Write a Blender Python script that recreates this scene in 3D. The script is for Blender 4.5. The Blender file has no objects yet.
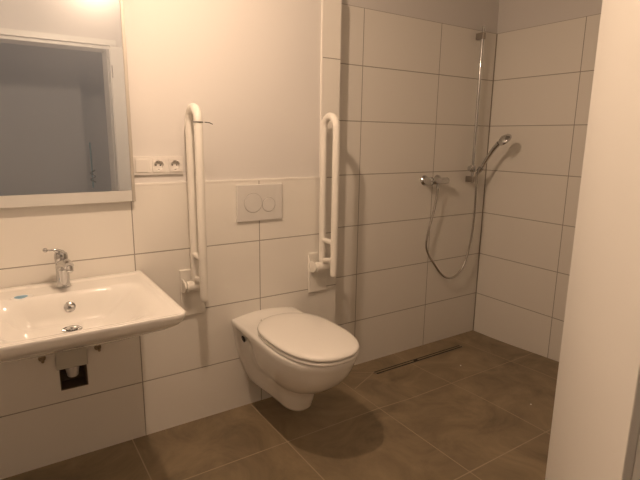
import bpy, bmesh, math
from mathutils import Vector, Matrix
S = bpy.context.scene
COL = S.collection
PI = math.pi

# ------------------------------------------------------------------ camera
cam_d = bpy.data.cameras.new('camera'); cam = bpy.data.objects.new('camera', cam_d); COL.objects.link(cam)
R_ = Vector((0.83594931, -0.54863681, 0.01365292)); U_ = Vector((0.09981078, 0.17644857, 0.97923629)); F_ = Vector((0.53965412, 0.81722919, -0.20226193))
m = Matrix.Identity(4)
for i in range(3):
    m[i][0] = R_[i]; m[i][1] = U_[i]; m[i][2] = -F_[i]
m[0][3], m[1][3], m[2][3] = -0.4763, -2.1762, 1.3746
cam.matrix_world = m
cam_d.sensor_width = 36; cam_d.lens = 36 * 493.81 / 640; cam_d.clip_start = 0.02
S.camera = cam
# ------------------------------------------------------------------ world, exposure
w = bpy.data.worlds.new('world'); S.world = w; w.use_nodes = True
w.node_tree.nodes['Background'].inputs[0].default_value = (0.60, 0.68, 0.80, 1)
w.node_tree.nodes['Background'].inputs[1].default_value = 0.045
S.view_settings.view_transform = 'Standard'; S.view_settings.look = 'None'; S.view_settings.gamma = 1
S.view_settings.exposure = 0.0
LAMP = Vector((0.055, -0.815, 2.20)); LAMP_POWER = 16.3; LAMP_COL = (1.0, 0.71, 0.49)

# ------------------------------------------------------------------ materials
MATS = {}
def mat(name, col, rough=0.5, metal=0.0, coat=0.0, spec=0.5, emit=None, bump=None, var=None):
    if name in MATS: return MATS[name]
    M = bpy.data.materials.new(name); M.use_nodes = True; nt = M.node_tree; b = nt.nodes['Principled BSDF']
    b.inputs['Base Color'].default_value = (*col, 1); b.inputs['Roughness'].default_value = rough
    b.inputs['Metallic'].default_value = metal; b.inputs['Coat Weight'].default_value = coat
    b.inputs['Specular IOR Level'].default_value = spec
    if emit:
        b.inputs['Emission Color'].default_value = (*emit[0], 1); b.inputs['Emission Strength'].default_value = emit[1]
    if var or bump:
        tc = nt.nodes.new('ShaderNodeNewGeometry')
        nz = nt.nodes.new('ShaderNodeTexNoise'); nz.inputs['Scale'].default_value = (var or bump)[0]; nz.inputs['Detail'].default_value = 5
        nt.links.new(tc.outputs['Position'], nz.inputs['Vector'])
        if var:
            mx = nt.nodes.new('ShaderNodeMix'); mx.data_type = 'RGBA'
            mx.inputs['A'].default_value = (*col, 1); mx.inputs['B'].default_value = (*[c * var[1] for c in col], 1)
            nt.links.new(nz.outputs['Fac'], mx.inputs['Factor']); nt.links.new(mx.outputs['Result'], b.inputs['Base Color'])
        if bump:
            bp = nt.nodes.new('ShaderNodeBump'); bp.inputs['Strength'].default_value = bump[1]; bp.inputs['Distance'].default_value = 0.002
            nt.links.new(nz.outputs['Fac'], bp.inputs['Height']); nt.links.new(bp.outputs['Normal'], b.inputs['Normal'])
    MATS[name] = M
    return M

def lines_mask(nt, sep, specs, width):
    """specs: ('X', value) single line, or ('X', offset, period) repeated lines. Returns a 0/1 socket."""
    total = None
    for s in specs:
        ax = s[0]
        def mn(op, a, b=None):
            n = nt.nodes.new('ShaderNodeMath'); n.operation = op
            for k, q in enumerate((a, b)):
                if q is None: continue
                if isinstance(q, (int, float)): n.inputs[k].default_value = q
                else: nt.links.new(q, n.inputs[k])
            return n.outputs[0]
        if ax == 'D':       # oblique segment from (x0,y0) to (x1,y1)
            x0, y0, x1, y1 = s[1:]
            L = math.hypot(x1 - x0, y1 - y0); nx, ny = -(y1 - y0) / L, (x1 - x0) / L
            d = mn('ADD', mn('MULTIPLY', mn('SUBTRACT', sep.outputs['X'], x0), nx), mn('MULTIPLY', mn('SUBTRACT', sep.outputs['Y'], y0), ny))
            v = mn('LESS_THAN', mn('ABSOLUTE', d), width / 2)
            t = mn('ADD', mn('MULTIPLY', mn('SUBTRACT', sep.outputs['X'], x0), (x1 - x0) / L), mn('MULTIPLY', mn('SUBTRACT', sep.outputs['Y'], y0), (y1 - y0) / L))
            v = mn('MULTIPLY', v, mn('MULTIPLY', mn('GREATER_THAN', t, 0), mn('LESS_THAN', t, L)))
        elif len(s) == 2:
            v = mn('LESS_THAN', mn('ABSOLUTE', mn('SUBTRACT', sep.outputs[ax], s[1])), width / 2)
        else:
            q = mn('SUBTRACT', sep.outputs[ax], s[1] - width / 2)
            v = mn('LESS_THAN', mn('FLOORED_MODULO', q, s[2]), width)
        total = v if total is None else mn('MAXIMUM', total, v)
    return total

def tile_mat(name, specs, width, tcol, gcol, rough, mottled=False, coat=0.0):
    M = bpy.data.materials.new(name); M.use_nodes = True; nt = M.node_tree; b = nt.nodes['Principled BSDF']
    g = nt.nodes.new('ShaderNodeNewGeometry'); sep = nt.nodes.new('ShaderNodeSeparateXYZ')
    nt.links.new(g.outputs['Position'], sep.inputs[0])
    mask = lines_mask(nt, sep, specs, width)
    mx = nt.nodes.new('ShaderNodeMix'); mx.data_type = 'RGBA'
    nt.links.new(mask, mx.inputs['Factor']); mx.inputs['B'].default_value = (*gcol, 1); mx.inputs['A'].default_value = (*tcol, 1)
    if mottled:
        n1 = nt.nodes.new('ShaderNodeTexNoise'); n1.inputs['Scale'].default_value = 3.2; n1.inputs['Detail'].default_value = 9; n1.inputs['Roughness'].default_value = 0.62; n1.inputs['Distortion'].default_value = 1.3
        nt.links.new(g.outputs['Position'], n1.inputs['Vector'])
        cr = nt.nodes.new('ShaderNodeValToRGB'); e = cr.color_ramp.elements
        e[0].position = 0.30; e[0].color = (*[c * 0.60 for c in tcol], 1); e[1].position = 0.70; e[1].color = (tcol[0] * 1.30, tcol[1] * 1.31, tcol[2] * 1.32, 1)
        nt.links.new(n1.outputs['Fac'], cr.inputs[0]); nt.links.new(cr.outputs[0], mx.inputs['A'])
    nt.links.new(mx.outputs['Result'], b.inputs['Base Color'])
    r = nt.nodes.new('ShaderNodeMapRange'); nt.links.new(mask, r.inputs[0]); r.inputs[3].default_value = rough; r.inputs[4].default_value = 0.9
    nt.links.new(r.outputs[0], b.inputs['Roughness'])
    bp = nt.nodes.new('ShaderNodeBump'); bp.invert = True; bp.inputs['Strength'].default_value = 0.6; bp.inputs['Distance'].default_value = 0.0015
    nt.links.new(mask, bp.inputs['Height']); nt.links.new(bp.outputs[0], b.inputs['Normal'])
    MATS[name] = M
    return M

ZR = -0.0295                       # wall tile rows start a little below the finished floor
WT, WG = (0.82, 0.79, 0.735), (0.36, 0.33, 0.29)
m_tile_back = tile_mat('white wall tile back', [('Z', ZR, 0.3), ('X', 0.0, 0.6)], 0.0045, WT, WG, 0.34)
m_tile_shower = tile_mat('white wall tile shower', [('Z', ZR, 0.3), ('X', 1.300, 0.6)], 0.0045, WT, WG, 0.34)
m_tile_right = tile_mat('white wall tile right', [('Z', ZR, 0.3), ('Y', -0.497, 0.6)], 0.0045, WT, WG, 0.34)
FT, FG = (0.250, 0.188, 0.114), (0.42, 0.34, 0.24)
m_floor = tile_mat('brown stone floor tile', [('X', -0.062), ('X', -0.66), ('X', 0.534), ('Y', -0.396), ('Y', -0.99), ('Y', -1.585)], 0.005, FT, FG, 0.42, True)
m_floor_sh = tile_mat('brown stone shower tile', [('X', 1.083), ('X', 1.629), ('X', 2.18), ('Y', -0.396), ('Y', -0.99), ('Y', -1.585),
    ('D', 1.100, -0.165, 1.345, -0.030), ('D', 1.075, 0.100, 1.345, -0.030)], 0.005, FT, FG, 0.42, True)
m_plaster = mat('white plaster', (0.715, 0.69, 0.665), 0.85, bump=(90, 0.08))
m_ceiling = mat('ceiling paint', (0.76, 0.73, 0.69), 0.9, var=(4, 0.97))
m_frame = mat('white frame lacquer', (0.86, 0.84, 0.80), 0.42, var=(3, 0.98))
m_ceramic = mat('white sanitary ceramic', (0.88, 0.86, 0.82), 0.10, coat=0.3, var=(2, 0.985))
m_seat = mat('white seat plastic', (0.90, 0.875, 0.83), 0.16, coat=0.1, var=(2, 0.985))
m_rail = mat('white nylon', (0.84, 0.81, 0.75), 0.30, var=(4, 0.98))
m_plastic = mat('white switch plastic', (0.80, 0.77, 0.73), 0.32, var=(4, 0.98))
m_plate = mat('matte flush plastic', (0.70, 0.68, 0.65), 0.40, var=(4, 0.98))
m_groove = mat('shadow grey joint', (0.40, 0.38, 0.35), 0.6, var=(4, 0.95))
m_chrome = mat('chrome', (0.60, 0.60, 0.60), 0.08, metal=1.0, var=(6, 0.95))
m_steel = mat('brushed steel', (0.40, 0.37, 0.33), 0.35, metal=1.0, var=(8, 0.8))
m_hose = mat('hose metal', (0.50, 0.48, 0.45), 0.24, metal=1.0, bump=(400, 0.3))
m_dark = mat('dark cavity', (0.03, 0.025, 0.02), 0.7, var=(5, 0.8))
m_black = mat('black strap rubber', (0.02, 0.018, 0.016), 0.5, var=(5, 0.8))
m_brass = mat('brass bolt', (0.40, 0.32, 0.22), 0.4, metal=0.8, var=(30, 0.7))
m_blue = mat('blue plastic', (0.22, 0.44, 0.62), 0.4, var=(30, 0.85))
m_paper = mat('white paper', (0.85, 0.85, 0.82), 0.8, var=(30, 0.97))
m_hall = mat('hall plaster', (0.62, 0.62, 0.62), 0.9, var=(2, 0.93))
m_trim = mat('tile edge profile', (0.90, 0.87, 0.82), 0.35, var=(4, 0.98))
m_teal = mat('teal conduit', (0.10, 0.36, 0.42), 0.5, var=(9, 0.8))
m_alu = mat('anodised aluminium', (0.50, 0.47, 0.42), 0.5, metal=0.3, var=(5, 0.96))
m_frost = mat('frosted glass strip', (0.66, 0.65, 0.62), 0.45, var=(5, 0.97))

def mirror_mat():
    M = bpy.data.materials.new('hazy mirror'); M.use_nodes = True; nt = M.node_tree; nt.nodes.remove(nt.nodes['Principled BSDF'])
    out = nt.nodes['Material Output']
    g = nt.nodes.new('ShaderNodeBsdfGlossy'); g.inputs['Color'].default_value = (0.64, 0.67, 0.69, 1); g.inputs['Roughness'].default_value = 0.015
    g2 = nt.nodes.new('ShaderNodeBsdfGlossy'); g2.inputs['Color'].default_value = (0.85, 0.85, 0.85, 1); g2.inputs['Roughness'].default_value = 0.30
    d = nt.nodes.new('ShaderNodeBsdfDiffuse'); d.inputs['Color'].default_value = (0.38, 0.47, 0.62, 1)
    a = nt.nodes.new('ShaderNodeMixShader'); a.inputs[0].default_value = MIR_G
    nt.links.new(g.outputs[0], a.inputs[1]); nt.links.new(g2.outputs[0], a.inputs[2])
    b = nt.nodes.new('ShaderNodeMixShader'); b.inputs[0].default_value = MIR_D
    nt.links.new(a.outputs[0], b.inputs[1]); nt.links.new(d.outputs[0], b.inputs[2]); nt.links.new(b.outputs[0], out.inputs[0])
    return M
MIR_D, MIR_G = 0.16, 0.12
m_mirror = mirror_mat()

# ------------------------------------------------------------------ mesh helpers
def obj(name, bm, m, parent=None, smooth=True, bevel=None, loc=None, auto=40):
    me = bpy.data.meshes.new(name); bmesh.ops.recalc_face_normals(bm, faces=bm.faces[:]); bm.to_mesh(me); bm.free()
    o = bpy.data.objects.new(name, me); COL.objects.link(o); me.materials.append(m)
    if parent: o.parent = parent; o.matrix_parent_inverse = parent.matrix_world.inverted()
    if bevel:
        md = o.modifiers.new('bevel', 'BEVEL'); md.width = bevel; md.segments = 3; md.limit_method = 'ANGLE'; md.angle_limit = math.radians(40)
    if smooth:
        for p in me.polygons: p.use_smooth = True
        try: me.set_sharp_from_angle(angle=math.radians(auto))
        except Exception: pass
    return o
def tag(o, label, cat, group=None):
    o['label'] = label; o['category'] = cat
    if group: o['group'] = group
    return o
def thing(name, label, cat, loc=(0, 0, 0), group=None):
    o = bpy.data.objects.new(name, None); COL.objects.link(o); o.location = loc; o.empty_display_size = 0.05
    o.matrix_world = Matrix.Translation(loc)
    return tag(o, label, cat, group)
def struct(o):
    o['kind'] = 'structure'; return o
def box(bm, x0, x1, y0, y1, z0, z1):
    v = [bm.verts.new((x, y, z)) for z in (z0, z1) for y in (y0, y1) for x in (x0, x1)]
    for f in ((0, 1, 3, 2), (4, 5, 7, 6), (0, 1, 5, 4), (2, 3, 7, 6), (0, 2, 6, 4), (1, 3, 7, 5)): bm.faces.new([v[i] for i in f])
    return bm
def BX(*a): return box(bmesh.new(), *a)
def bridge(bm, A, B):
    n = len(A)
    for i in range(n): bm.faces.new((A[i], A[(i + 1) % n], B[(i + 1) % n], B[i]))
def tube(bm, pts, r, seg=20, caps=True):
    pts = [Vector(p) for p in pts]; rings = []
    n = None
    for i, p in enumerate(pts):
        t = (pts[min(i + 1, len(pts) - 1)] - pts[max(i - 1, 0)]).normalized()
        if n is None:
            n = t.orthogonal().normalized()
        n = (n - t * n.dot(t)).normalized(); b = t.cross(n)
        rr = r[i] if isinstance(r, (list, tuple)) else r
        rings.append([bm.verts.new(p + rr * (math.cos(2 * PI * k / seg) * n + math.sin(2 * PI * k / seg) * b)) for k in range(seg)])
    for a, b in zip(rings, rings[1:]): bridge(bm, a, b)
    if caps: bm.faces.new(rings[0]); bm.faces.new(rings[-1])
    return bm
def lathe(bm, prof, origin, axis, seg=32):
    """prof: (distance along axis, radius) pairs."""
    a = Vector(axis).normalized(); n = a.orthogonal().normalized(); b = a.cross(n); o = Vector(origin); rings = []
    for d, r in prof:
        rings.append([bm.verts.new(o + a * d + max(r, 1e-4) * (math.cos(2 * PI * k / seg) * n + math.sin(2 * PI * k / seg) * b)) for k in range(seg)])
    for p, q in zip(rings, rings[1:]): bridge(bm, p, q)
    bm.faces.new(rings[0]); bm.faces.new(rings[-1])
    return bm
def loft(bm, rings, cap0=True, cap1=True):
    R = [[bm.verts.new(p) for p in r] for r in rings]
    for a, b in zip(R, R[1:]): bridge(bm, a, b)
    if cap0: bm.faces.new(R[0])
    if cap1: bm.faces.new(R[-1])
    return bm
def spline(P, n=10):
    P = [Vector(p) for p in P]; out = []
    Q = [P[0] * 2 - P[1]] + P + [P[-1] * 2 - P[-2]]
    for i in range(1, len(Q) - 2):
        for k in range(n):
            t = k / n; a, b, c, d = Q[i - 1], Q[i], Q[i + 1], Q[i + 2]
            out.append(0.5 * ((2 * b) + (c - a) * t + (2 * a - 5 * b + 4 * c - d) * t * t + (3 * b - a - 3 * c + d) * t ** 3))
    out.append(P[-1]); return out
def sstep(a, b, x):
    t = min(1, max(0, (x - a) / (b - a))); return t * t * (3 - 2 * t)

# ------------------------------------------------------------------ the room
XL, XR, YN, YS, H = -0.95, 2.42, -1.885, 0.107, 2.36
XE, XP = 1.071, 0.9625
YH = -3.35                                                   # far wall of the dark hall behind the camera
struct(obj('floor', BX(-1.6, 1.081, YH - 0.1, 0.02, -0.12, 0.0), m_floor, smooth=False))
def zsh(x, y): return -0.024 * sstep(-0.75, 0.0, y) * min(1, max(0, (x - 1.081) / 0.22))
bm = bmesh.new(); NX, NY = 44, 66
xs = [1.081 + (XR + 0.01 - 1.081) * i / NX for i in range(NX + 1)]; ys = [YH - 0.1 + (YS + 0.01 - YH + 0.1) * j / NY for j in range(NY + 1)]
g = [[bm.verts.new((x, y, zsh(x, y))) for y in ys] for x in xs]; gb = [[bm.verts.new((x, y, -0.12)) for y in (ys[0], ys[-1])] for x in (xs[0], xs[-1])]
for i in range(NX):
    for j in range(NY): bm.faces.new((g[i][j], g[i + 1][j], g[i + 1][j + 1], g[i][j + 1]))
bm.faces.new([g[i][0] for i in range(NX + 1)] + [gb[1][0], gb[0][0]]); bm.faces.new([g[i][-1] for i in range(NX + 1)] + [gb[1][1], gb[0][1]])
bm.faces.new([g[0][j] for j in range(NY + 1)] + [gb[0][1], gb[0][0]]); bm.faces.new([g[-1][j] for j in range(NY + 1)] + [gb[1][1], gb[1][0]])
bm.faces.new((gb[0][0], gb[1][0], gb[1][1], gb[0][1]))
struct(obj('floor_shower', bm, m_floor_sh, smooth=False))
# floor strip where the two floors meet under the shower wall
struct(obj('ceiling', BX(XL - 0.1, XR + 0.1, YN - 0.2, YS + 0.2, H, H + 0.1), m_ceiling, smooth=False))
tx0, tx1, tz0, tz1 = -0.329, -0.224, 0.322, 0.425
bm = bmesh.new(); box(bm, XL - 0.1, tx0, 0.008, 0.30, -0.12, H); box(bm, tx1, XE - 0.008, 0.008, 0.30, -0.12, H)
box(bm, tx0, tx1, 0.008, 0.30, -0.12, tz0); box(bm, tx0, tx1, 0.008, 0.30, tz1, H); box(bm, tx0, tx1, 0.10, 0.30, tz0, tz1)
wb = struct(obj('wall_back', bm, m_plaster, smooth=False))
# tiled skirt with a square opening for the recessed trap box
bm = bmesh.new()
box(bm, XL, tx0, 0, 0.008, 0, 1.168); box(bm, tx1, XE, 0, 0.008, 0, 1.168)
box(bm, tx0, tx1, 0, 0.008, 0, tz0); box(bm, tx0, tx1, 0, 0.008, tz1, 1.168)
box(bm, XP, XE, 0, 0.008, 1.168, 2.0705)
box(bm, XE - 0.008, XE, 0.008, 0.112, 0, 2.0705)
obj('tile_cladding', bm, m_tile_back, wb, smooth=False)
struct(obj('trim_1', BX(XL, XP - 0.001, -0.0015, 0.008, 1.168, 1.1755), m_trim, smooth=False))
struct(obj('trim_2', BX(XP - 0.007, XP, -0.0015, 0.008, 1.176, 2.0705), m_trim, smooth=False))
ws = struct(obj('wall_shower', BX(XE - 0.008, XR + 0.1, YS + 0.008, 0.30, -0.12, H), m_plaster, smooth=False))
obj('tile_cladding', BX(XE, XR, YS, YS + 0.008, -0.03, 2.0705), m_tile_shower, ws, smooth=False)
wr = struct(obj('wall_right', BX(XR + 0.008, XR + 0.12, YN - 0.1, YS + 0.008, -0.12, H), m_plaster, smooth=False))
obj('tile_cladding', BX(XR, XR + 0.008, YN, YS, -0.03, 2.0705), m_tile_right, wr, smooth=False)
struct(obj('trim_3', BX(XR - 0.004, XR - 0.0002, YS - 0.004, YS - 0.0002, -0.024, 2.0705), mat('corner silicone', (0.30, 0.26, 0.21), 0.6, var=(6, .95)), smooth=False))
struct(obj('wall_left', BX(XL - 0.12, XL, YN - 0.1, 0.008, -0.0, H), m_plaster, smooth=False))
# wall with the doorway the photograph is taken through
DX0, DX1, DZ = -0.67, 0.300, 1.985
bm = bmesh.new(); box(bm, XL - 0.1, DX0 - 0.03, YN - 0.195, YN, 0, H); box(bm, DX1 + 0.03, XR + 0.1, YN - 0.195, YN, 0, H); box(bm, DX0 - 0.03, DX1 + 0.03, YN - 0.195, YN, DZ + 0.03, H)
struct(obj('wall_front', bm, m_plaster, smooth=False))
def frame_jamb(x_in, sgn):
    bm = bmesh.new()
    # plan outline of the folded steel frame: casing and door rebate on the room side, smooth reveal, casing on the hall side
    P = [(0.06, 0.012), (0.022, 0.012), (0.022, -0.020), (0.0, -0.020), (0.0, -0.207), (0.06, -0.207), (0.06, -0.196), (0.029, -0.196), (0.029, 0.001), (0.06, 0.001)]
    rings = [[Vector((x_in + sgn * a, YN + b, z)) for a, b in P] for z in (0, DZ + 0.03)]
    return loft(bm, rings)
d1 = struct(obj('door_1', frame_jamb(DX1, 1), m_frame, bevel=0.003, auto=30))
obj('frame_post', frame_jamb(DX0, -1), m_frame, d1, bevel=0.003, auto=30)
bm = bmesh.new(); box(bm, DX0 - 0.06, DX1 + 0.06, YN + 0.001, YN + 0.012, DZ + 0.022, DZ + 0.06)
box(bm, DX0, DX1, YN - 0.207, YN - 0.020, DZ, DZ + 0.029); box(bm, DX0 - 0.02, DX1 + 0.02, YN - 0.020, YN + 0.001, DZ + 0.022, DZ + 0.029)
obj('frame_head', bm, m_frame, d1, smooth=False)
obj('door_seal', BX(DX1 + 0.002, DX1 + 0.016, YN - 0.0195, YN - 0.012, 0, DZ), mat('grey rubber seal', (0.45, 0.44, 0.42), 0.6, var=(9, .9)), d1, smooth=False)
# open door leaf, swung back into the room on its right hand hinges
hx, hy, ex, ey = DX1 + 0.014, YN + 0.022, 1.03, -1.344
dv = Vector((ex - hx, ey - hy, 0)).normalized(); nv = Vector((dv.y, -dv.x, 0)); Ld = (Vector((ex, ey, 0)) - Vector((hx, hy, 0))).length
bm = bmesh.new(); rings = []
for z in (0.012, 1.995):
    rings.append([Vector((hx, hy, z)) + dv * a + nv * b for a, b in ((0, 0), (Ld, 0), (Ld, 0.014), (Ld - 0.013, 0.014), (Ld - 0.013, 0.040), (0.013, 0.040), (0.013, 0.014), (0, 0.014))])
obj('door_leaf', loft(bm, rings), m_frame, d1, bevel=0.0025, auto=30)
for z in (0.25, 1.78):
    obj('hinge', lathe(bmesh.new(), [(0, 0.006), (0.002, 0.008), (0.088, 0.008), (0.09, 0.006)], (hx + 0.012, hy + 0.0, z), (0, 0, 1), 16), m_chrome, d1)
# hall behind: far wall with a shallow corner
bm = bmesh.new(); box(bm, -1.6, 0.27, YH - 0.1, YH + 0.30, 0, 2.4); box(bm, 0.27, 2.4, YH - 0.1, YH, 0, 2.4)
struct(obj('wall_hall', bm, m_hall, smooth=False))
struct(obj('ceiling_hall', BX(-1.6, 2.4, YH - 0.1, YN - 0.2, 2.4, 2.5), m_hall, smooth=False))

# ------------------------------------------------------------------ ceiling lamp
L = LAMP
t = thing('ceiling_lamp', 'small round surface-mounted spot glowing on the ceiling', 'lamp', (L.x, L.y, H))
obj('housing', lathe(bmesh.new(), [(0, 0.046), (H - L.z - 0.004, 0.046), (H - L.z + 0.002, 0.043), (H - L.z + 0.002, 0.032), (H - L.z - 0.010, 0.0315), (H - L.z - 0.010, 0.0)], (L.x, L.y, H - 0.0005), (0, 0, -1), 40), m_plastic, t)
obj('diffuser', lathe(bmesh.new(), [(0, 0.026), (0.020, 0.030), (0.040, 0.031), (0.053, 0.027), (0.062, 0.018), (0.066, 0.008), (0.067, 0.0)], (L.x, L.y, L.z + 0.0088), (0, 0, -1), 40), mat('glowing diffuser', (0.9, 0.9, 0.9), 0.4, emit=(LAMP_COL, LAMP_POWER / (PI * PI * 0.042 ** 2))), t)

# ------------------------------------------------------------------ mirror
t = thing('wall_mirror', 'tall hazy wall mirror with frosted lower strip above the washbasin', 'mirror', (-0.3, 0, 1.097))
MX0, MX1, MZ0, MZ1, MD = -0.61, 0.012, 1.104, 2.02, -0.030
obj('housing', BX(MX0 + 0.004, MX1 - 0.004, -0.024, 0.0075, MZ0 + 0.085, MZ1 - 0.01), m_alu, t, bevel=0.001)
obj('mirror_glass', BX(MX0 + 0.012, MX1 - 0.014, MD, MD + 0.005, MZ0 + 0.047, MZ1), m_mirror, t, smooth=False)
obj('frosted_strip', BX(MX0 + 0.012, MX1 - 0.014, MD, MD + 0.005, MZ0 + 0.003, MZ0 + 0.0465), m_frost, t, smooth=False)
bm = bmesh.new(); box(bm, MX1 - 0.0135, MX1, MD - 0.002, -0.002, MZ0, MZ1); box(bm, MX0, MX0 + 0.0115, MD - 0.002, -0.002, MZ0, MZ1); box(bm, MX0 + 0.012, MX1 - 0.014, MD, -0.002, MZ0, MZ0 + 0.003)
obj('edge_frame', bm, m_alu, t, bevel=0.0015)

# ------------------------------------------------------------------ socket strip
t = thing('socket_strip', 'white triple wall plate with two power sockets right of the mirror', 'socket', (0.122, 0.008, 1.21))
sx0, sx1, sz0, sz1 = 0.016, 0.228, 1.211, 1.289
bm = bmesh.new(); W = 0.0707; r_out = 0.0245
box(bm, sx0, sx1, 0.0062, 0.0075, sz0, sz1); box(bm, sx0, sx1, -0.003, 0.0062, sz0, sz0 + 0.012); box(bm, sx0, sx1, -0.003, 0.0062, sz1 - 0.012, sz1)
for a_, b_ in ((sx0, sx0 + 0.0795), (sx0 + W * 2 - 0.008, sx0 + W * 2 + 0.008), (sx1 - 0.008, sx1)): box(bm, a_, b_, -0.003, 0.0062, sz0 + 0.012, sz1 - 0.012)
obj('surround', bm, m_plastic, t, bevel=0.0015)
cz = (sz0 + sz1) / 2
obj('blank_cover', BX(sx0 + 0.009, sx0 + 0.062, -0.0075, -0.0032, cz - 0.028, cz + 0.028), m_plastic, t, bevel=0.0015)
for k in (1, 2):
    cx = sx0 + W * (k + 0.5)
    bm = bmesh.new(); n = 40
    sq = []
    for i in range(n):
        a = 2 * PI * (i + .5) / n; c, s_ = math.cos(a), math.sin(a); q = 0.0275 / max(abs(c), abs(s_)); sq.append((cx + c * q, cz + s_ * q))
    ci = lambda r: [(cx + r * math.cos(2 * PI * (i + .5) / n), cz + r * math.sin(2 * PI * (i + .5) / n)) for i in range(n)]
    rings = [[Vector((x, -0.0032, z)) for x, z in sq], [Vector((x, -0.0085, z)) for x, z in sq], [Vector((x, -0.0085, z)) for x, z in ci(0.0205)], [Vector((x, 0.006, z)) for x, z in ci(0.0195)]]
    loft(bm, rings, cap0=False)
    so = obj('socket_insert', bm, m_plastic, t, auto=30)
    for sx in (-1, 1):
        obj('pin_hole', lathe(bmesh.new(), [(0, 0.003), (0.0008, 0.003)], (cx + sx * 0.0095, 0.0058, cz), (0, -1, 0), 14), m_dark, so)
    obj('earth_clip', BX(cx - 0.003, cx + 0.003, -0.006, 0.0055, cz + 0.0165, cz + 0.0195), m_chrome, so, smooth=False)
    obj('earth_clip', BX(cx - 0.003, cx + 0.003, -0.006, 0.0055, cz - 0.0195, cz - 0.0165), m_chrome, so, smooth=False)

# ------------------------------------------------------------------ flush plate
t = thing('flush_plate', 'white rectangular flush plate with two round buttons above the toilet', 'flush plate', (0.609, 0, 0.967))
fx0, fx1, fz0, fz1 = 0.476, 0.724, 0.972, 1.150
obj('cover', BX(fx0, fx1, -0.012, -0.0005, fz0, fz1), m_plate, t, bevel=0.003)
def ring_bm(cx, cz, r, w_, y):
    return lathe(bmesh.new(), [(0, r + w_), (0.0012, r + w_), (0.0012, r), (0, r)], (cx, y, cz), (0, -1, 0), 48)
def button(cx, cz, r, y=-0.0122, d=0.003):
    return lathe(bmesh.new(), [(0, r), (d - 0.001, r), (d, r - 0.0012)], (cx, y, cz), (0, -1, 0), 48)
bb = obj('flush_button', button(0.562, 1.062, 0.046), m_plate, t, auto=30)
b2 = obj('flush_button', button(0.646, 1.050, 0.034), m_plate, t, auto=30)
obj('button_joint', lathe(bmesh.new(), [(0, 0.0484), (0.0006, 0.0484)], (0.562, -0.01205, 1.062), (0, -1, 0), 48), m_groove, bb, auto=30)
obj('button_joint', lathe(bmesh.new(), [(0, 0.0364), (0.0005, 0.0364)], (0.646, -0.01205, 1.050), (0, -1, 0), 48), m_groove, b2, auto=30)

# ------------------------------------------------------------------ washbasin
BCX, BHW, BYB, BYF, BZ = -0.3035, 0.326, -0.001, -0.645, 0.797
def basin_depth(x, y):
    u = abs(x - BCX)
    s = 1 - sstep(0.11, 0.285, u)
    r = sstep(0.165, 0.232, -y); f = 1 - sstep(0.40, 0.612, -y)
    return 0.102 * s * r * f + 0.004 * (1 - sstep(0.295, 0.312, u)) * sstep(0.03, 0.05, -y) * (1 - sstep(0.612, 0.63, -y))
def basin_outline(inset=0.0, n=16):
    x0, x1 = BCX - BHW + inset, BCX + BHW - inset; yb = BYB; yf = BYF + inset
    P = []; rf = max(0.03, 0.04 - inset * 0.2); rb = 0.008
    # walk: back-left -> back-right -> front-right -> front-left
    for i in range(25): P.append((x0 + rb + (x1 - x0 - 2 * rb) * i / 24, yb))
    for k in range(1, 4): a = PI / 2 - k * PI / 8; P.append((x1 - rb + rb * math.cos(a), yb - rb + rb * math.sin(a)))
    for i in range(25): P.append((x1 - 0.0 * i, yb - rb - (yb - rb - (yf + rf + 0.012)) * i / 24))
    for k in range(1, 9): a = -k * PI / 18; P.append((x1 - rf + rf * math.cos(a), yf + 0.012 + rf + rf * math.sin(a)))
    for i in range(25):
        x = x1 - rf - (x1 - x0 - 2 * rf) * i / 24; e = 1 - ((x - BCX) / (BHW)) ** 2 if inset < BHW else 1
        P.append((x, yf + 0.012 - 0.0 - 0.0 * e))
    for k in range(1, 9): a = -PI / 2 - k * PI / 18; P.append((x0 + rf + rf * math.cos(a), yf + 0.012 + rf + rf * math.sin(a)))
    for i in range(25): P.append((x0, (yf + 0.012 + rf) + (yb - rb - (yf + rf + 0.012)) * i / 24))
    for k in range(1, 4): a = PI - k * PI / 8; P.append((x0 + rb + rb * math.cos(a), yb - rb + rb * math.sin(a)))
    return P
O = basin_outline(); ctr = (BCX, -0.33)
bm = bmesh.new(); rings = []
K = 64
for k in range(1, K + 1):
    tt = k / K
    if k == K: tt = 1.0
    rings.append([Vector((ctr[0] + (x - ctr[0]) * tt, ctr[1] + (y - ctr[1]) * tt, 0)) for x, y in O])
for k, r in enumerate(rings):
    for p in r: p.z = BZ - basin_depth(p.x, p.y) - (0.0035 if k == K - 1 else 0)
rings[-2] = [Vector((ctr[0] + (x - ctr[0]) * .991, ctr[1] + (y - ctr[1]) * .991, BZ)) for x, y in O]
def under(inset, z):
    Q = basin_outline(inset); return [Vector((x, y, z)) for x, y in Q]
rings += [[Vector((x, y, BZ - 0.012)) for x, y in O], under(0.004, BZ - 0.028), under(0.016, BZ - 0.042), under(0.045, BZ - 0.060), under(0.10, BZ - 0.085), under(0.16, BZ - 0.115), under(0.21, BZ - 0.13)]
loft(bm, rings)
tb = obj('washbasin', bm, m_ceramic, auto=60)
tag(tb, 'white rectangular ceramic washbasin on the wall below the mirror', 'washbasin')
tb.modifiers.new('wn', 'WEIGHTED_NORMAL')
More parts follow.
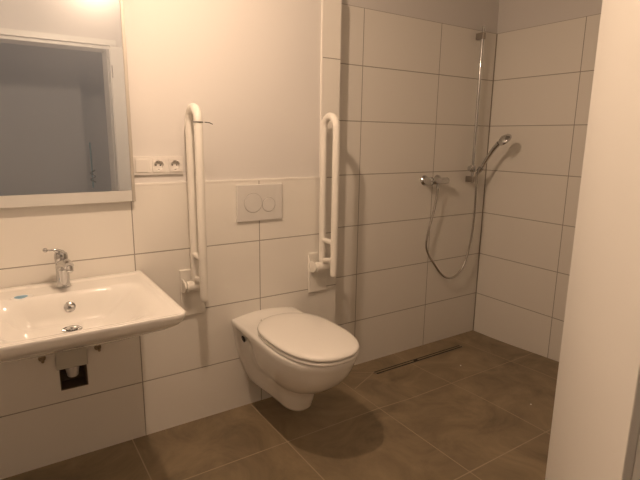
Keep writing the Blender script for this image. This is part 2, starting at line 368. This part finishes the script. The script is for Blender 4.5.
# overflow cap and drain (part of the basin)
oy = -0.198; oz = BZ - basin_depth(BCX, oy)
dz = basin_depth(BCX, oy - 0.004) - basin_depth(BCX, oy + 0.004); nrm = Vector((0, -dz / 0.008, 1)).normalized()
oc = Vector((-0.287, oy, oz))
obj('overflow_cap', lathe(bmesh.new(), [(-0.003, 0.0205), (0.003, 0.020), (0.0055, 0.017), (0.006, 0.0)], oc, nrm, 28), m_chrome, tb)
dx, dy = -0.296, -0.300; dzz = BZ - basin_depth(dx, dy)
dr = obj('drain_ring', lathe(bmesh.new(), [(-0.003, 0.034), (0.002, 0.034), (0.004, 0.031), (0.002, 0.022), (-0.003, 0.021)], (dx, dy, dzz), (0, 0, 1), 36), m_chrome, tb)
obj('drain_plug', lathe(bmesh.new(), [(0.000, 0.0195), (0.006, 0.0195), (0.008, 0.016), (0.0085, 0.0)], (dx, dy, dzz), (0, 0, 1), 36), m_chrome, dr)
# ------------------------------------------------------------------ faucet
fx, fy = -0.290, -0.085
t = thing('basin_faucet', 'chrome single lever mixer tap with a ball-ended lever on the washbasin', 'faucet', (fx, fy, BZ))
obj('tap_body', lathe(bmesh.new(), [(0, 0.027), (0.004, 0.027), (0.006, 0.0235), (0.085, 0.0225), (0.092, 0.0225), (0.093, 0.021), (0.095, 0.0225), (0.118, 0.024), (0.130, 0.022), (0.138, 0.012), (0.139, 0)], (fx, fy, BZ), (0, 0, 1), 36), m_chrome, t)
sp = spline([(fx, fy - 0.005, BZ + 0.080), (fx + 0.005, fy - 0.045, BZ + 0.098), (fx + 0.010, fy - 0.085, BZ + 0.104), (fx + 0.014, fy - 0.112, BZ + 0.100)], 8)
spo = obj('spout', tube(bmesh.new(), sp, [0.022 - 0.005 * i / (len(sp) - 1) for i in range(len(sp))], 22), m_chrome, t)
obj('aerator', lathe(bmesh.new(), [(0, 0.0125), (0.016, 0.0125), (0.017, 0.009)], (fx + 0.014, fy - 0.108, BZ + 0.096), (0.05, -0.55, -1), 24), m_chrome, spo)
lv = spline([(fx + 0.004, fy, BZ + 0.130), (fx - 0.022, fy - 0.004, BZ + 0.146), (fx - 0.040, fy - 0.008, BZ + 0.148), (fx - 0.050, fy - 0.010, BZ + 0.149)], 6)
lvo = obj('lever', tube(bmesh.new(), lv, [0.013 - 0.0085 * min(1, i / 7) for i in range(len(lv))], 16), m_chrome, t)
obj('lever_knob', lathe(bmesh.new(), [(0.009 - 0.009 * math.cos(PI * k / 10), 0.009 * math.sin(PI * k / 10)) for k in range(11)], (fx - 0.043, fy - 0.009, BZ + 0.1485), (-1, -0.1, 0.1), 18), m_chrome, lvo)
# ------------------------------------------------------------------ sticker in the basin
sx_, sy_ = -0.438, -0.150
def patch(cx, cy, rx, ry, h, rot=0.25):
    bm = bmesh.new(); n = 28; rr = []
    for lvl, f in ((0.0004, 1.0), (h, 1.0), (h + 0.0006, 0.6), (h + 0.0007, 0.05)):
        ring = []
        for i in range(n):
            a = 2 * PI * i / n; px = cx + f * (rx * math.cos(a) * math.cos(rot) - ry * math.sin(a) * math.sin(rot)); py = cy + f * (rx * math.cos(a) * math.sin(rot) + ry * math.sin(a) * math.cos(rot))
            ring.append(Vector((px, py, BZ - basin_depth(px, py) + lvl)))
        rr.append(ring)
    return loft(bm, rr)
t = thing('oval_sticker', 'small blue oval sticker with white rim on the left of the washbasin', 'sticker', (sx_, sy_, BZ))
obj('sticker_backing', patch(sx_ + 0.004, sy_, 0.036, 0.026, 0.0008), m_paper, t)
obj('sticker_face', patch(sx_ + 0.001, sy_, 0.022, 0.018, 0.0022), m_blue, t)
# ------------------------------------------------------------------ trap box and bolts
t = thing('trap_box', 'recessed drain box in the wall under the washbasin, lower half open', 'drain box', ((tx0 + tx1) / 2, 0.0, tz0))
e = 0.003; q = 0.0006
bm = bmesh.new(); v0 = [Vector((x, 0.085, z)) for x, z in ((tx0 + q, tz0 + q), (tx1 - q, tz0 + q), (tx1 - q, tz1 - q), (tx0 + q, tz1 - q))]; v1 = [Vector((p.x, -0.003, p.z)) for p in v0]
c0 = Vector(((tx0 + tx1) / 2, 0, (tz0 + tz1) / 2)); sh = lambda p, y: Vector((p.x - math.copysign(e, p.x - c0.x), y, p.z - math.copysign(e, p.z - c0.z)))
loft(bm, [v0, v1, [sh(p, -0.003) for p in v0], [sh(p, 0.082) for p in v0]])
obj('box_body', bm, mat('brown trap box', (0.16, 0.12, 0.085), 0.5, var=(9, .8)), t, smooth=False)
obj('access_cover', BX(tx0 - 0.010, tx1 + 0.004, -0.012, -0.0035, tz1 - 0.006, tz1 + 0.085), mat('pale trap cover', (0.62, 0.60, 0.53), 0.4, var=(9, .93)), t, bevel=0.003)
obj('drain_cup', lathe(bmesh.new(), [(0, 0.018), (0.004, 0.022), (0.03, 0.026), (0.05, 0.030), (0.058, 0.030)], ((tx0 + tx1) / 2, 0.036, tz0 + 0.040), (0, 0, 1), 28), m_plastic, t)
for k, (bx_, bz_) in enumerate(((-0.386, 0.483), (-0.176, 0.483))):
    t = thing('mounting_bolt', ('brass mounting bolt on the tiled wall, left of the drain cover', 'brass mounting bolt on the tiled wall, right of the drain cover')[k], 'bolt', (bx_, 0, bz_), 'mounting bolts under the washbasin')
    obj('washer', lathe(bmesh.new(), [(0, 0.014), (0.003, 0.014)], (bx_, -0.0005, bz_), (0, -1, 0), 24), m_brass, t)
    obj('hex_nut', lathe(bmesh.new(), [(0, 0.0105), (0.010, 0.0105)], (bx_, -0.0036, bz_), (0, -1, 0), 6), m_brass, t, smooth=False)
    obj('threaded_rod', tube(bmesh.new(), [(bx_, -0.0137, bz_), (bx_, -0.042, bz_)], 0.006, 14), m_brass, t)

# ------------------------------------------------------------------ grab rails
def rail(cx, side, label, up=0.0, low=0.0):
    t = thing('grab_rail', label, 'grab rail', (cx, 0, 0.56), 'folding grab rails beside the toilet')
    yi, yo, ztop, r = -0.052, -0.162, 1.425 + up, 0.0178
    pz0, pz1 = 0.552, 0.775
    obj('wall_plate', BX(cx - 0.058, cx + 0.058, -0.014, -0.0005, pz0, pz1), m_rail, t, bevel=0.005)
    rb = abs(yo - yi) / 2; ym = (yi + yo) / 2
    P = [(cx, yi, 0.715), (cx, yi, 1.0), (cx, yi, ztop)] + [(cx, ym + rb * math.cos(a), ztop + rb * math.sin(a)) for a in [PI * k / 16 for k in range(1, 16)]] + [(cx, yo, ztop), (cx, yo, 1.0), (cx, yo, 0.70 - low), (cx, yo, 0.682 - low), (cx, yo, 0.676 - low)]
    obj('rail_tube', tube(bmesh.new(), P, [r] * (len(P) - 2) + [r * .97, r * 0.8], 24), m_rail, t)
    obj('cross_strut', tube(bmesh.new(), [(cx, yi, 0.853), (cx, yo, 0.850)], 0.013, 18), m_rail, t)
    obj('lower_strut', tube(bmesh.new(), [(cx, yi, 0.738), (cx, yo, 0.762)], 0.012, 18), m_rail, t)
    hb = obj('hinge_barrel', lathe(bmesh.new(), [(0, 0.020), (0.004, 0.026), (0.086, 0.026), (0.090, 0.020)], (cx - 0.045, -0.052, 0.704), (1, 0, 0), 28), m_rail, t)
    obj('hinge_pin', lathe(bmesh.new(), [(0, 0.013), (0.010, 0.013), (0.014, 0.009)], (cx + 0.045, -0.052, 0.704), (1, 0, 0), 20), m_rail, hb)
    for s in (-1, 1):
        bm = bmesh.new(); x0 = cx + s * 0.050
        rings = [[Vector((x0 + dx_, y, z)) for y, z in ((-0.0145, 0.735), (-0.048, 0.733), (-0.066, 0.722), (-0.074, 0.703), (-0.066, 0.684), (-0.048, 0.675), (-0.0145, 0.672))] for dx_ in (-0.004, 0.004)]
        obj('hinge_cheek', loft(bm, rings), m_rail, t, bevel=0.002)
    return t
rail(0.247, -1, 'white folded grab rail between washbasin and toilet with black strap near its top', 0.012, 0.012)
rail(0.941, 1, 'white folded grab rail on the shower side of the toilet')
sz_ = 1.432
t = thing('black_strap', 'thin black strap tied round the rail beside the washbasin', 'strap', (0.247, -0.162, sz_))
bm = bmesh.new(); ring = [(0.247 + 0.0193 * math.cos(a), -0.162 + 0.0193 * math.sin(a), sz_) for a in [2 * PI * k / 28 for k in range(29)]]
obj('loop', tube(bm, ring, 0.0018, 8), m_black, t)
obj('loose_end', tube(bmesh.new(), spline([(0.272, -0.168, sz_), (0.288, -0.178, sz_ - 0.002), (0.300, -0.186, sz_ - 0.008)], 5), 0.0018, 8), m_black, t)

# ------------------------------------------------------------------ toilet
TX = 0.622
t = thing('wall_toilet', 'white wall hung ceramic toilet with closed lid between the two grab rails', 'toilet', (TX, 0, 0.07))
def dshape(hwb, hw, ym, yf, z, yb=-0.001, p=2.25, waist=0.0, arch=0.0):
    """plan outline: straight back at yb, half-width hwb there, hw at ym, rounded front at yf"""
    P = []
    wst = lambda y: waist * sstep(0.012, 0.045, -y) * (1 - sstep(0.10, 0.27, -y))
    for i in range(13): P.append((-hwb + 2 * hwb * i / 12, yb))
    for i in range(1, 26):
        q = i / 26; y = yb + (ym - yb) * q; P.append((hwb + (hw - hwb) * sstep(0, 1, q) - wst(y), y))
    for i in range(41):
        a = PI * i / 40; c, s = math.cos(a), math.sin(a)
        P.append((hw * math.copysign(abs(c) ** (2 / p), c), ym - (ym - yf) * abs(s) ** (2 / p)))
    for i in range(1, 26):
        q = 1 - i / 26; y = yb + (ym - yb) * q; P.append((-hwb - (hw - hwb) * sstep(0, 1, q) + wst(y), y))
    return [Vector((TX + x, y, z + arch * (1 - min(1, (x / 0.17) ** 2)) * (1 - sstep(0.02, 0.11, -y)))) for x, y in P]
rings = [dshape(0.060, 0.052, -0.29, -0.370, 0.128), dshape(0.085, 0.065, -0.29, -0.400, 0.134), dshape(0.098, 0.072, -0.30, -0.413, 0.150), dshape(0.118, 0.082, -0.30, -0.428, 0.20),
         dshape(0.133, 0.092, -0.30, -0.446, 0.246, waist=0.004), dshape(0.143, 0.104, -0.32, -0.490, 0.268, waist=0.010), dshape(0.152, 0.132, -0.35, -0.555, 0.300, waist=0.018), dshape(0.162, 0.158, -0.38, -0.610, 0.345, waist=0.024),
         dshape(0.170, 0.174, -0.40, -0.650, 0.395, waist=0.026), dshape(0.174, 0.180, -0.405, -0.665, 0.425, waist=0.024), dshape(0.177, 0.183, -0.41, -0.674, 0.445, waist=0.006), dshape(0.180, 0.185, -0.41, -0.680, 0.456), dshape(0.182, 0.186, -0.41, -0.684, 0.474),
         dshape(0.180, 0.184, -0.41, -0.682, 0.482, arch=0.016), dshape(0.175, 0.178, -0.41, -0.676, 0.4855, arch=0.019), dshape(0.165, 0.168, -0.41, -0.665, 0.486, arch=0.020)]
R2 = rings[-1]; cy0 = -0.34
for f in (0.9, 0.75, 0.5, 0.2):
    rings.append([Vector((TX + (p.x - TX) * f, cy0 + (p.y - cy0) * f, 0.486 + 0.020 * (1 - sstep(0.02, 0.11, -(cy0 + (p.y - cy0) * f))) * (1 - min(1, ((p.x - TX) * f / 0.17) ** 2)))) for p in R2])
obj('bowl', loft(bmesh.new(), rings), m_ceramic, t, auto=60)
# side fixing recess
for s in (-1, 1):
    obj('fixing_recess', lathe(bmesh.new(), [(0, 0.016), (0.004, 0.016)], (TX + s * 0.1475, -0.066, 0.400), (s, 0, -0.25), 24), m_dark, t)
def egg(hw, ym, yf, yr, z, n=80, off=0.0):
    P = []
    for i in range(n):
        a = 2 * PI * i / n; c, s = math.cos(a), math.sin(a)
        if s <= 0: x = hw * math.copysign(abs(c) ** (2 / 2.35), c); y = ym - (ym - yf) * abs(s) ** (2 / 2.35)
        else: x = hw * math.copysign(abs(c) ** (2 / 2.3), c) * (1 - 0.14 * s * s); y = ym + (yr - ym) * abs(s) ** (2 / 3.3)
        P.append(Vector((TX + x, y, z)))
    return P
def eggr(ins, z): return egg(0.179 - ins, -0.415, -0.697 + ins, -0.135 - ins, z)
obj('seat_ring', loft(bmesh.new(), [eggr(0.006, 0.4862), eggr(0.001, 0.490), eggr(0.001, 0.497), eggr(0.006, 0.501)]), m_seat, t, auto=60)
lid_r = [eggr(0.010, 0.5045), eggr(0.002, 0.507), eggr(-0.001, 0.512), eggr(0.001, 0.518), eggr(0.006, 0.5225), eggr(0.018, 0.5255), eggr(0.05, 0.5285), eggr(0.10, 0.5305), eggr(0.15, 0.531), eggr(0.18, 0.531)]
obj('lid', loft(bmesh.new(), lid_r), m_seat, t, auto=60)
for s in (-1, 1):
    obj('lid_hinge', lathe(bmesh.new(), [(0, 0.010), (0.003, 0.013), (0.047, 0.013), (0.05, 0.010)], (TX + s * 0.060 - 0.025, -0.137, 0.4995), (1, 0, 0), 22), m_seat, t)

# ------------------------------------------------------------------ shower
bxx, byy = 2.225, 0.060
t = thing('shower_rail', 'tall chrome shower rail with sliding holder on the tiled shower wall', 'shower rail', (bxx, YS, 1.1))
obj('rail_bar', tube(bmesh.new(), [(bxx, byy, 1.09), (bxx, byy, 2.085)], 0.0095, 20), m_chrome, t)
for z in (1.115, 2.028):
    obj('wall_bracket', BX(bxx - 0.013, bxx + 0.013, byy - 0.012, YS - 0.0005, z - 0.020, z + 0.020), m_steel, t, bevel=0.003)
sl = obj('slider', lathe(bmesh.new(), [(0, 0.017), (0.004, 0.019), (0.040, 0.019), (0.044, 0.017)], (bxx, byy, 1.165), (0, 0, 1), 24), m_chrome, t)
obj('slider_knob', lathe(bmesh.new(), [(0, 0.012), (0.010, 0.018), (0.026, 0.018), (0.030, 0.014)], (bxx - 0.016, byy - 0.004, 1.188), (-1, -0.15, 0), 20), m_chrome, sl)
obj('handset_holder', lathe(bmesh.new(), [(0, 0.0165), (0.026, 0.0195), (0.026, 0.0150), (0, 0.0130), (0, 0.0165)], (bxx + 0.008, byy - 0.045, 1.172), (0.14, -0.50, 0.84), 24), m_chrome, sl)
t = thing('hand_shower', 'chrome hand shower tilted in its holder on the shower rail', 'hand shower', (bxx + 0.01, byy - 0.03, 1.16))
hp = spline([(bxx + 0.004, byy - 0.034, 1.150), (bxx + 0.012, byy - 0.062, 1.197), (bxx + 0.016, byy - 0.100, 1.262), (bxx + 0.015, byy - 0.145, 1.322), (bxx + 0.010, byy - 0.182, 1.358)], 8)
obj('handle', tube(bmesh.new(), hp, [0.0100 + 0.0060 * i / (len(hp) - 1) for i in range(len(hp))], 20), m_chrome, t)
hn = Vector((0.66, -0.22, -0.68)).normalized(); hc = Vector((bxx + 0.012, byy - 0.218, 1.384))
hd = obj('spray_head', lathe(bmesh.new(), [(-0.020, 0.0), (-0.018, 0.018), (-0.006, 0.040), (0.004, 0.046), (0.012, 0.044), (0.0125, 0.037)], hc, hn, 32), m_chrome, t)
obj('nozzle_face', lathe(bmesh.new(), [(0.0128, 0.037), (0.0145, 0.035)], hc, hn, 32), m_groove, hd)
mz = 1.118; my = 0.038
t = thing('shower_mixer', 'chrome exposed shower mixer on the tiled wall with hose below', 'shower mixer', (1.85, YS, mz))
obj('mixer_body', lathe(bmesh.new(), [(0, 0.016), (0.004, 0.019), (0.135, 0.021), (0.140, 0.018)], (1.8225, my, mz), (1, 0, 0), 28), m_chrome, t)
kn = obj('mixer_knob', lathe(bmesh.new(), [(0, 0.021), (0.006, 0.027), (0.030, 0.026), (0.034, 0.019)], (1.822, my, mz), (-1, 0, 0), 28), m_chrome, t)
obj('knob_grip', lathe(bmesh.new(), [(0, 0.0265), (0.006, 0.0275)], (1.816, my, mz), (-1, 0, 0), 28), m_dark, kn)
obj('knob_lever', tube(bmesh.new(), [(1.803, my - 0.024, mz + 0.002), (1.803, my - 0.050, mz + 0.010)], [0.006, 0.004], 14), m_chrome, kn)
for x in (1.825, 1.940):
    obj('wall_rosette', lathe(bmesh.new(), [(0, 0.033), (0.004, 0.032), (0.014, 0.020), (0.05, 0.017)], (x, YS - 0.0005, mz), (0, -1, 0), 30), m_chrome, t)
obj('hose_outlet', lathe(bmesh.new(), [(0, 0.011), (0.028, 0.011)], (1.878, my, mz - 0.016), (0, 0, -1), 20), m_chrome, t)
hose = spline([(1.878, my, mz - 0.046), (1.874, 0.038, 1.02), (1.858, 0.040, 0.93), (1.828, 0.045, 0.81), (1.816, 0.05, 0.71), (1.842, 0.05, 0.64), (1.895, 0.05, 0.575), (1.965, 0.045, 0.495), (2.035, 0.04, 0.455), (2.105, 0.038, 0.462), (2.165, 0.035, 0.515), (2.200, 0.032, 0.60), (2.226, 0.028, 0.735), (2.234, 0.026, 0.873), (2.230, 0.024, 1.03), (2.229, 0.026, 1.147)], 8)
tag(obj('shower_hose', tube(bmesh.new(), hose, 0.0072, 14), m_hose), 'thin metal shower hose hanging in a loop below mixer and hand shower', 'hose')
# ------------------------------------------------------------------ floor drain
t = thing('channel_drain', 'narrow dark channel drain in the shower floor along the tiled wall', 'floor drain', (1.73, -0.045, -0.024))
def chan(x0, x1, y0, y1, h0, h1):
    bm = bmesh.new()
    v = [bm.verts.new((x, y, zsh(x, y) + h)) for h in (h0, h1) for y in (y0, y1) for x in (x0, x1)]
    for f in ((0, 1, 3, 2), (4, 5, 7, 6), (0, 1, 5, 4), (2, 3, 7, 6), (0, 2, 6, 4), (1, 3, 7, 5)): bm.faces.new([v[i] for i in f])
    return bm
obj('channel_rim', chan(1.345, 2.115, -0.064, -0.028, 0.0002, 0.001), m_steel, t, smooth=False)
obj('slot', chan(1.349, 2.111, -0.0625, -0.052, 0.0011, 0.0016), m_dark, t, smooth=False)
obj('slot', chan(1.349, 2.111, -0.040, -0.0295, 0.0011, 0.0016), m_dark, t, smooth=False)
obj('cover_insert', chan(1.352, 2.108, -0.0518, -0.0402, 0.0011, 0.0022), m_floor_sh, t, smooth=False)
obj('lifting_notch', chan(1.665, 1.700, -0.0575, -0.0345, 0.0023, 0.0026), m_dark, t, smooth=False)
# ------------------------------------------------------------------ crumbs
for k, (x, y, lab) in enumerate(((1.86, -0.263, 'tiny white crumb of plaster on the shower floor near the drain'), (1.79, -0.80, 'tiny white crumb of plaster on the shower floor near the doorway'))):
    bm = bmesh.new(); bmesh.ops.create_icosphere(bm, subdivisions=1, radius=0.005)
    for v in bm.verts: v.co = Vector((v.co.x * 1.2 + x, v.co.y * 0.9 + y, zsh(x, y) + 0.0035 + v.co.z * 0.7))
    tag(obj('plaster_crumb', bm, m_paper, smooth=False), lab, 'crumb', 'plaster crumbs')
# ------------------------------------------------------------------ cable stub in the hall, seen in the mirror
cx_, cy_ = 0.36, YH
t = thing('wall_cable', 'thin teal cable stub on the dark hall wall, seen in the mirror', 'cable', (cx_, cy_, 0.85))
obj('conduit', tube(bmesh.new(), [(cx_, cy_ + 0.008, 0.85), (cx_, cy_ + 0.008, 1.30)], 0.007, 12), m_teal, t)
obj('cable_coil', tube(bmesh.new(), [(cx_ + 0.022 * math.cos(a), cy_ + 0.035 + 0.012 * math.sin(a), 1.03 - 0.010 * a) for a in [k * 0.5 for k in range(26)]], 0.005, 8), m_black, t)
